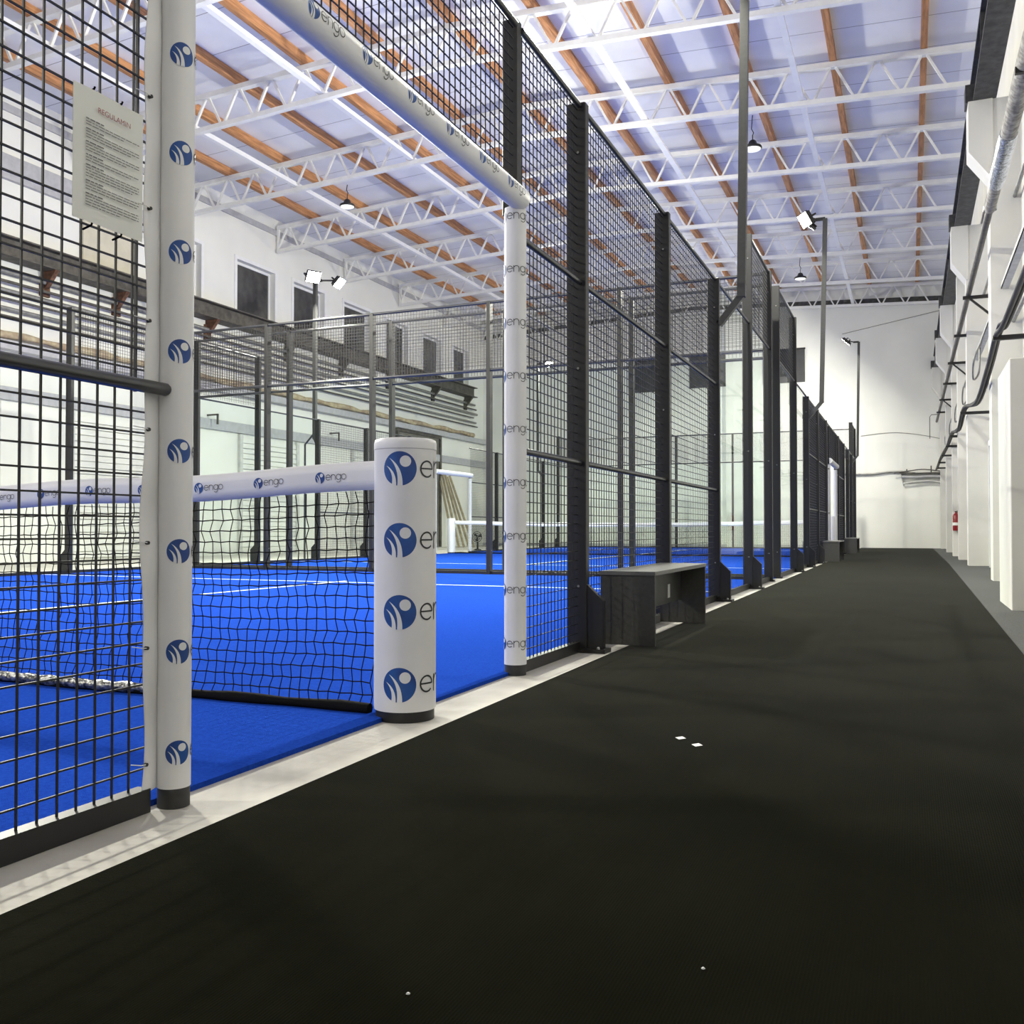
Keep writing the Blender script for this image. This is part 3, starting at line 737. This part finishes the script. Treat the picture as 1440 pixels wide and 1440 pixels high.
# pipe with insulation
t=thing('wall_pipe',(.86,0,4.25),'long pipe along the right wall, lagged near the camera and bare beyond','pipe')
P=[(0,y,0) for y in (2,5,8,10.3)]
MB().tube([(0,2,0),(0,4,.01),(0,7,-.01),(0,8.2,0),(0,9.6,0)],[.075,.078,.074,.077,.07],14).build('lagged_section','insul',t)
MB().tube([(0,9.6,0),(0,9.9,0),(0,10.3,.0),(0,10.7,0),(0,11.0,0)],[.078,.085,.078,.086,.07],12).build('foil_wrap','shiny',t)
MB().tube([(0,11.0,0),(0,11.8,0)],.06,12).build('lagged_section','insul',t)
MB().tube([(0,11.8,0),(0,34.5,0)],.040,10).build('bare_pipe','pipe_d',t)
MB().lathe([(.07,0),(.07,.05)],16).build('collar','pipe_g',t,(0,11.8,-.02))
for i,y in enumerate((8.2,16.0,19.1,22.2,25.3,28.4,31.4)):
    t=thing('wall_bracket',(.80,y,4.2),'black bracket under the long pipe, %s from the camera'%ORD[i],'bracket','black pipe brackets')
    MB().bar((-.02,0,0),(.53,0,0),.045,.05,up=(0,0,1)).build('arm','black',t)
    if i%2==1: MB().bar((.08,0,-.02),(.50,0,-.42),.03,.04,up=(0,1,0)).build('diagonal_stay','black',t)
# cable bundle on lower brackets
pts=[(1.02,5.0,3.05),(.96,8.0,2.86),(.92,10.6,2.74),(.90,11.3,2.74),(.92,12.8,2.58),(.93,15.2,2.50),(.92,18.3,2.74),(.92,20.5,2.62),(.90,22.9,2.74),(.90,25.6,2.74),(.88,28.8,2.72),(.88,31.8,2.72),(.88,35.3,2.70)]
def smooth(P,n=5):
    out=[]
    for i in range(len(P)-1):
        p0=Vector(P[max(i-1,0)]);p1=Vector(P[i]);p2=Vector(P[i+1]);p3=Vector(P[min(i+2,len(P)-1)])
        for k in range(n):
            t_=k/n; out.append(.5*((2*p1)+(-p0+p2)*t_+(2*p0-5*p1+4*p2-p3)*t_*t_+(-p0+3*p1-3*p2+p3)*t_**3))
    out.append(Vector(P[-1])); return out
for i,(dx,dz,r_) in enumerate(((-.03,0,.028),(.015,.012,.022),(-.01,.035,.018))):
    PP=smooth([(p[0]+dx,p[1],p[2]+dz-(.03*math.sin(p[1]*1.3+i)) ) for p in pts])
    tag(MB().tube(PP,r_,8).build('power_cable','cable'),('thickest sagging dark cable along the right wall','sagging dark cable on the wall side of the thickest one','thin upper dark cable of the sagging bundle on the right wall')[i],'cable','sagging dark cables')
for i,y in enumerate((11.3,18.4,22.9,25.6,28.8,31.8,34.6)):
    t=thing('cable_bracket',(.84,y,2.69),'black bar bracket carrying the sagging cables, %s from the camera'%ORD[i],'bracket','black cable brackets')
    MB().bar((0,0,0),(.48,0,0),.05,.05).build('arm','black',t)
# pale cable tray + conduits on the right wall
t=thing('cable_tray',(1.10,4,3.72),'pale cable tray running high along the right wall','cable tray')
MB().box(0,.09,0,31,0,.015).build('tray_floor','tray',t); MB().box(0,.008,0,31,0,.06).build('tray_side','tray',t)
m=MB()
for j in range(4): m.tube([(.015+.02*j,0,.03),(.015+.02*j,10,.035+.01*(j%2)),(.015+.02*j,20,.03),(.015+.02*j,31,.03)],.011,6)
m.build('cables','pipe_g',t)
for i,(x,z) in enumerate(((1.24,3.3),(1.27,4.9))):
    tag(MB().tube([(x,3,z),(x,35.6,z)],.025,8).build('conduit','pipe_g'),('thin grey conduit below the pale cable tray on the right wall','thin grey conduit above the pale cable tray on the right wall')[i],'pipe')
# hanging loops
for i,y in enumerate((17.2,20.6,24.0,27.3,30.5)):
    m=MB(); m.tube(smooth([(1.12,y,3.73),(1.00,y,3.45),(1.0,y+.25,3.15),(1.1,y+.5,3.3),(1.12,y+.55,3.73)]),.016,6)
    tag(m.build('cable_loop','pipe_g'),'grey cable loop hanging below the tray, %s from the camera'%ORD[i],'cable','hanging cable loops')
t=thing('hanging_cord',(.62,33.0,4.3),'thin bent cord hanging in front of the far wall','cord'); 
MB().tube([(.24,0,.02),(.05,0,.02),(0,0,-.05),(0,0,-.75)],.012,6).build('cord','cable',t)
# extinguisher
t=thing('fire_extinguisher',(.99,25.5-1.12,1.06),'red fire extinguisher with a white label on a right-hand pillar','fire extinguisher')
t.location=(1.05,25.51,.60)
m=MB().lathe([(.068,0),(.075,.02),(.075,.36),(.06,.40),(.03,.43),(.022,.46)],20); m.build('cylinder','red',t)
MB().lathe([(.0765,.13),(.0765,.20)],20).build('paper_label','white_pl',t)
MB().bar((-.03,0,.465),(.07,0,.485),.02,.02).build('handle','black',t)
MB().tube([(.02,0,.46),(.085,0,.40),(.09,0,.28),(.085,0,.12)],.009,6).build('hose','black',t)
MB().box(-.03,.03,.07,.10,.1,.4).build('wall_mount','black',t)
# white cabinets/radiators between pillars
for i,(y0,y1,z1) in enumerate(((26.2,27.6,1.0),(31.2,32.3,.95))):
    t=thing('radiator',(WR-.16,y0,.12),('white radiator low on the right wall past the fire extinguisher','white radiator on the right wall near its far end')[i],'radiator')
    m=MB().box(0,.10,0,y1-y0,0,z1-.12)
    for k in range(int((y1-y0)/.1)): m.box(-.012,0,.03+k*.1,.08+k*.1,.03,z1-.15)
    m.build('body','white_pl',t); MB().box(.02,.155,.02,.06,.2,.3).build('wall_mount','tray',t); MB().tube([(.05,.0,.05),(.05,-.12,.05),(.05,-.12,-.12)],.012,6).build('feed_pipe','tray',t)
# small box on left wall side of far pillar
# ------------------------------------------------------------------ far wall
for i,x in enumerate((-9.4,-7.0,-4.25)):
    t=thing('dark_board',(x,WF,6.0),('dark rectangular panel high on the far wall, left one','dark rectangular panel high on the far wall, middle one','dark rectangular panel high on the far wall, right one')[i],'panel','dark panels on the far wall')
    t.location=(x-.75,WF-.06,(6.0,6.05,6.05)[i])
    MB().bbox(0,1.5,0,.06,0,1.22,.01).build('panel_board','panel_d',t)
    MB().box(-.02,1.52,.0,.055,1.2,1.26).build('top_trim','black',t)
tag(MB().tube([(-1.9,WF-.06,2.60),(-1.2,WF-.06,2.60),(-.7,WF-.06,2.66),(-.25,WF-.06,2.66),(.2,WF-.06,2.60)],.035,8).build('wall_conduit','pipe_g'),'grey pipe running across the far wall above head height','pipe')
t=thing('cable_shelf',(-.30,WF-.3,2.58),'shelf bracket with sagging white ducts on the far wall','shelf')
MB().box(0,1.55,0,.29,0,.03).build('shelf_board','pipe_d',t)
MB().bar((.02,.02,0),(.12,.28,-.42),.03,.03,up=(1,0,0)).bar((.02,.28,0),(.12,.28,-.42),.03,.03,up=(1,0,0)).build('stay','tray',t)
MB().tube(smooth([(.1,.15,-.34),(.5,.15,-.28),(1.0,.15,-.26),(1.5,.15,-.36)]),.03,8).build('sagging_duct','tray',t)
MB().tube(smooth([(.05,.1,-.10),(.5,.1,-.12),(1.0,.1,-.10),(1.5,.1,-.14)]),.05,8).build('sagging_duct','band_g',t)
MB().tube(smooth([(-.2,.1,.03),(.3,.1,.10),(.8,.1,.14),(1.5,.1,.03)]),.018,8).build('cable','pipe_d',t)
MB().box(.98,1.02,.05,.1,.03,.26).box(.2,.24,.05,.1,.03,.16).build('upright','pipe_d',t)
tag(MB().tube(smooth([(-1.6,WF-.02,3.98),(-.6,WF-.02,4.06),(.3,WF-.02,3.96),(1.28,WF-.02,3.72)]),.010,6).build('wall_cable','pipe_g'),'thin pale cable drooping across the far wall','cable')
tag(MB().tube([(-2.2,WF-.02,7.7),(-.5,WF-.02,8.0),(1.2,WF-.02,8.3)],.010,6).build('wall_cable','pipe_g'),'thin slanting cable high on the far wall below the roof','cable')
tag(MB().box(WL,FX-.2,WF-.03,WF,FL,.07).build('baseboard_far','band_g'),kind='structure')

# ------------------------------------------------------------------ left wall
t=thing('crane_beam',(WL,-3,5.96),'grey-brown steel beam along the left wall under the windows','steel beam')
MB().box(.10,.42,0,37.4,0,.03).build('flange','crane_l',t); MB().box(.22,.26,0,37.4,.03,.37).build('web','crane_l',t); MB().box(.10,.42,0,37.4,.37,.40).build('flange','crane_l',t)
MB().box(0,.12,0,37.4,.0,.10).build('mounting_ledge','crane_l',t)
for i,y in enumerate((14.0,15.9,18.9,22.2,25.0,27.9,31.2,34.0)):
    t=thing('beam_bracket',(WL,y,5.55),'rusty bracket under the left wall beam, %s from the near end'%ORD[i],'bracket','rusty beam brackets')
    MB().prism([(0,0),(.14,.10),(.40,.41),(0,.41)],'y',0,.10).build('bracket_plate','rust' if i<3 else 'crane_l',t)
    MB().box(0,.06,-.06,.16,-.1,.3).build('back_plate','rust' if i<3 else 'crane_l',t)
for i,(z,r_,x,mt,yend) in enumerate(((5.72,.045,.10,'pipe_g',34.8),(5.52,.03,.16,'crane_l',34.8),(5.35,.05,.10,'pipe_g',35),(5.18,.025,.14,'pipe_d',34.6),(5.0,.04,.10,'pipe_g',34.9),(4.84,.025,.12,'crane_l',35))):
    tag(MB().tube([(WL+x,WN+1,z),(WL+x,yend,z)],r_,8).build('wall_pipe',mt),'horizontal pipe on the left wall, %s below the steel beam'%ORD[i],'pipe','parallel pipes on the left wall')
m=MB(); PP=[(WL+.16,y*.5,4.47+.02*math.sin(y*1.9)) for y in range(0,70)]
m.tube(PP,[.075+.02*math.sin(i*1.3)+.012*math.sin(i*3.1) for i in range(70)],9)
tag(m.build('lagged_pipe','ycable'),'yellowed ragged lagged pipe low on the left wall','pipe')
for i,(y,z) in enumerate(((19.0,3.55),(24.5,3.6),(30.0,3.5))):
    t=thing('angle_bracket',(WL,y,z),'small dark angle bracket on the left wall, %s from the camera'%ORD[i],'bracket','angle brackets on the left wall')
    MB().bar((0,0,0),(.35,0,0),.04,.04).bar((.33,0,0),(.33,0,-.25),.04,.04,up=(0,1,0)).build('bracket','crane_l',t)
for i,y in enumerate((4,9.5,14.8,20.3,25.8)):
    t=thing('sliding_shutter',(WL+.01,y,FL),'pale slatted shutter in the lower left wall, %s from the camera'%ORD[i],'shutter','pale shutters of the left wall')
    m=MB(); 
    for k in range(22): m.box(.0,.03 if k%2 else .045,0,3.4 if y<20 else 2.4,.05+k*.14,.17+k*.14)
    m.build('slats','wall',t)
    w_=3.4 if y<20 else 2.4
    MB().box(0,.08,-.12,0,0,3.2).box(0,.08,w_,w_+.12,0,3.2).build('side_guides','tray',t)
for i in range(5):
    x0,x1=-15.55+.10*i,-16.42
    tag(MB().bar((x0,31.2+.22*i,FL),(x1,31.75+.20*i,2.65+.06*(i%3)),.09,.03,up=(0,1,0)).build('timber_plank','plank'),'pale plank leaning on the left wall beyond the far fence, %s in the row'%ORD[i],'plank','leaning planks')
# silver fan by the far fence
t=thing('floor_fan',(-12.9,27.6,FL),'small dark round fan standing beyond the far fence','fan')
MB().lathe([(.12,-.01),(.12,.02),(.03,.04),(.03,.25)],16).build('stand','black',t)
m=MB()
for rr_ in (.05,.11,.17): m.tube([(rr_*math.cos(a*PI/8),-.05,.42+rr_*math.sin(a*PI/8)) for a in range(17)],.010,5)
for a in range(8): m.bar((0,-.05,.42),(.17*math.cos(a*PI/4),-.05,.42+.17*math.sin(a*PI/4)),.008,.008,up=(0,1,0))
m.build('grille','black',t)
m=MB()
for a in range(3):
    an=a*2*PI/3; m.add([(0,-.02,.42),(.15*math.cos(an),-.03,.42+.15*math.sin(an)),(.15*math.cos(an+.7),-.005,.42+.15*math.sin(an+.7)),(.14*math.cos(an+.7),-.0,.42+.14*math.sin(an+.7)),(.14*math.cos(an),-.025,.42+.14*math.sin(an)),(0,-.015,.42)],[(0,1,2),(5,3,4),(1,4,3,2)])
m.build('blades','grey_coat',t)
# ------------------------------------------------------------------ bits on the carpet
for i,(x,y) in enumerate(((-.671,2.95),(-.603,2.875))):
    s=.017; m=MB().prism([(-s,0),(0,-s*1.35),(s,0),(0,s*1.35)],'z',0,.0012)
    tag(m.build('tape_square','white_pl',None,(x,y,FL+.0025)),('pale tape square on the carpet, the left and farther of two','pale tape square on the carpet, the right and nearer of two')[i],'tape')
for i,(x,y,l) in enumerate(((-.66,1.18,'tiny white lint speck on the carpet at the bottom centre'),(.45,4.3,'tiny white lint speck near the right carpet edge'),(-.10,1.20,'tiny white lint speck at the bottom right of the carpet'),(-.29,1.42,'tiny white lint speck right of the bottom centre'))):
    m=MB().lathe([(.002,0),(.0035,.001),(.001,.003)],6); tag(m.build('lint_speck','white_pl',None,(x,y,FL+.0025)),l,'lint')

# ------------------------------------------------------------------ camera, world, output look
cam=bpy.data.cameras.new('camera'); co=bpy.data.objects.new('camera',cam); COL.objects.link(co)
co.location=(0,0,H); co.rotation_euler=(PI/2+.0185,0,.4007)
cam.sensor_width=36; cam.lens=1320/1440*36; cam.clip_start=.05; cam.clip_end=200
C.camera=co
w=bpy.data.worlds.new('world'); C.world=w; w.use_nodes=True
w.node_tree.nodes['Background'].inputs[0].default_value=(.5,.55,.65,1); w.node_tree.nodes['Background'].inputs[1].default_value=.1
C.view_settings.view_transform='Standard'; C.view_settings.look='None'; C.view_settings.gamma=1; C.view_settings.use_curve_mapping=False
C.view_settings.exposure=0.0
C.cycles.max_bounces=10; C.cycles.diffuse_bounces=6; C.cycles.transparent_max_bounces=32; C.cycles.sample_clamp_indirect=10
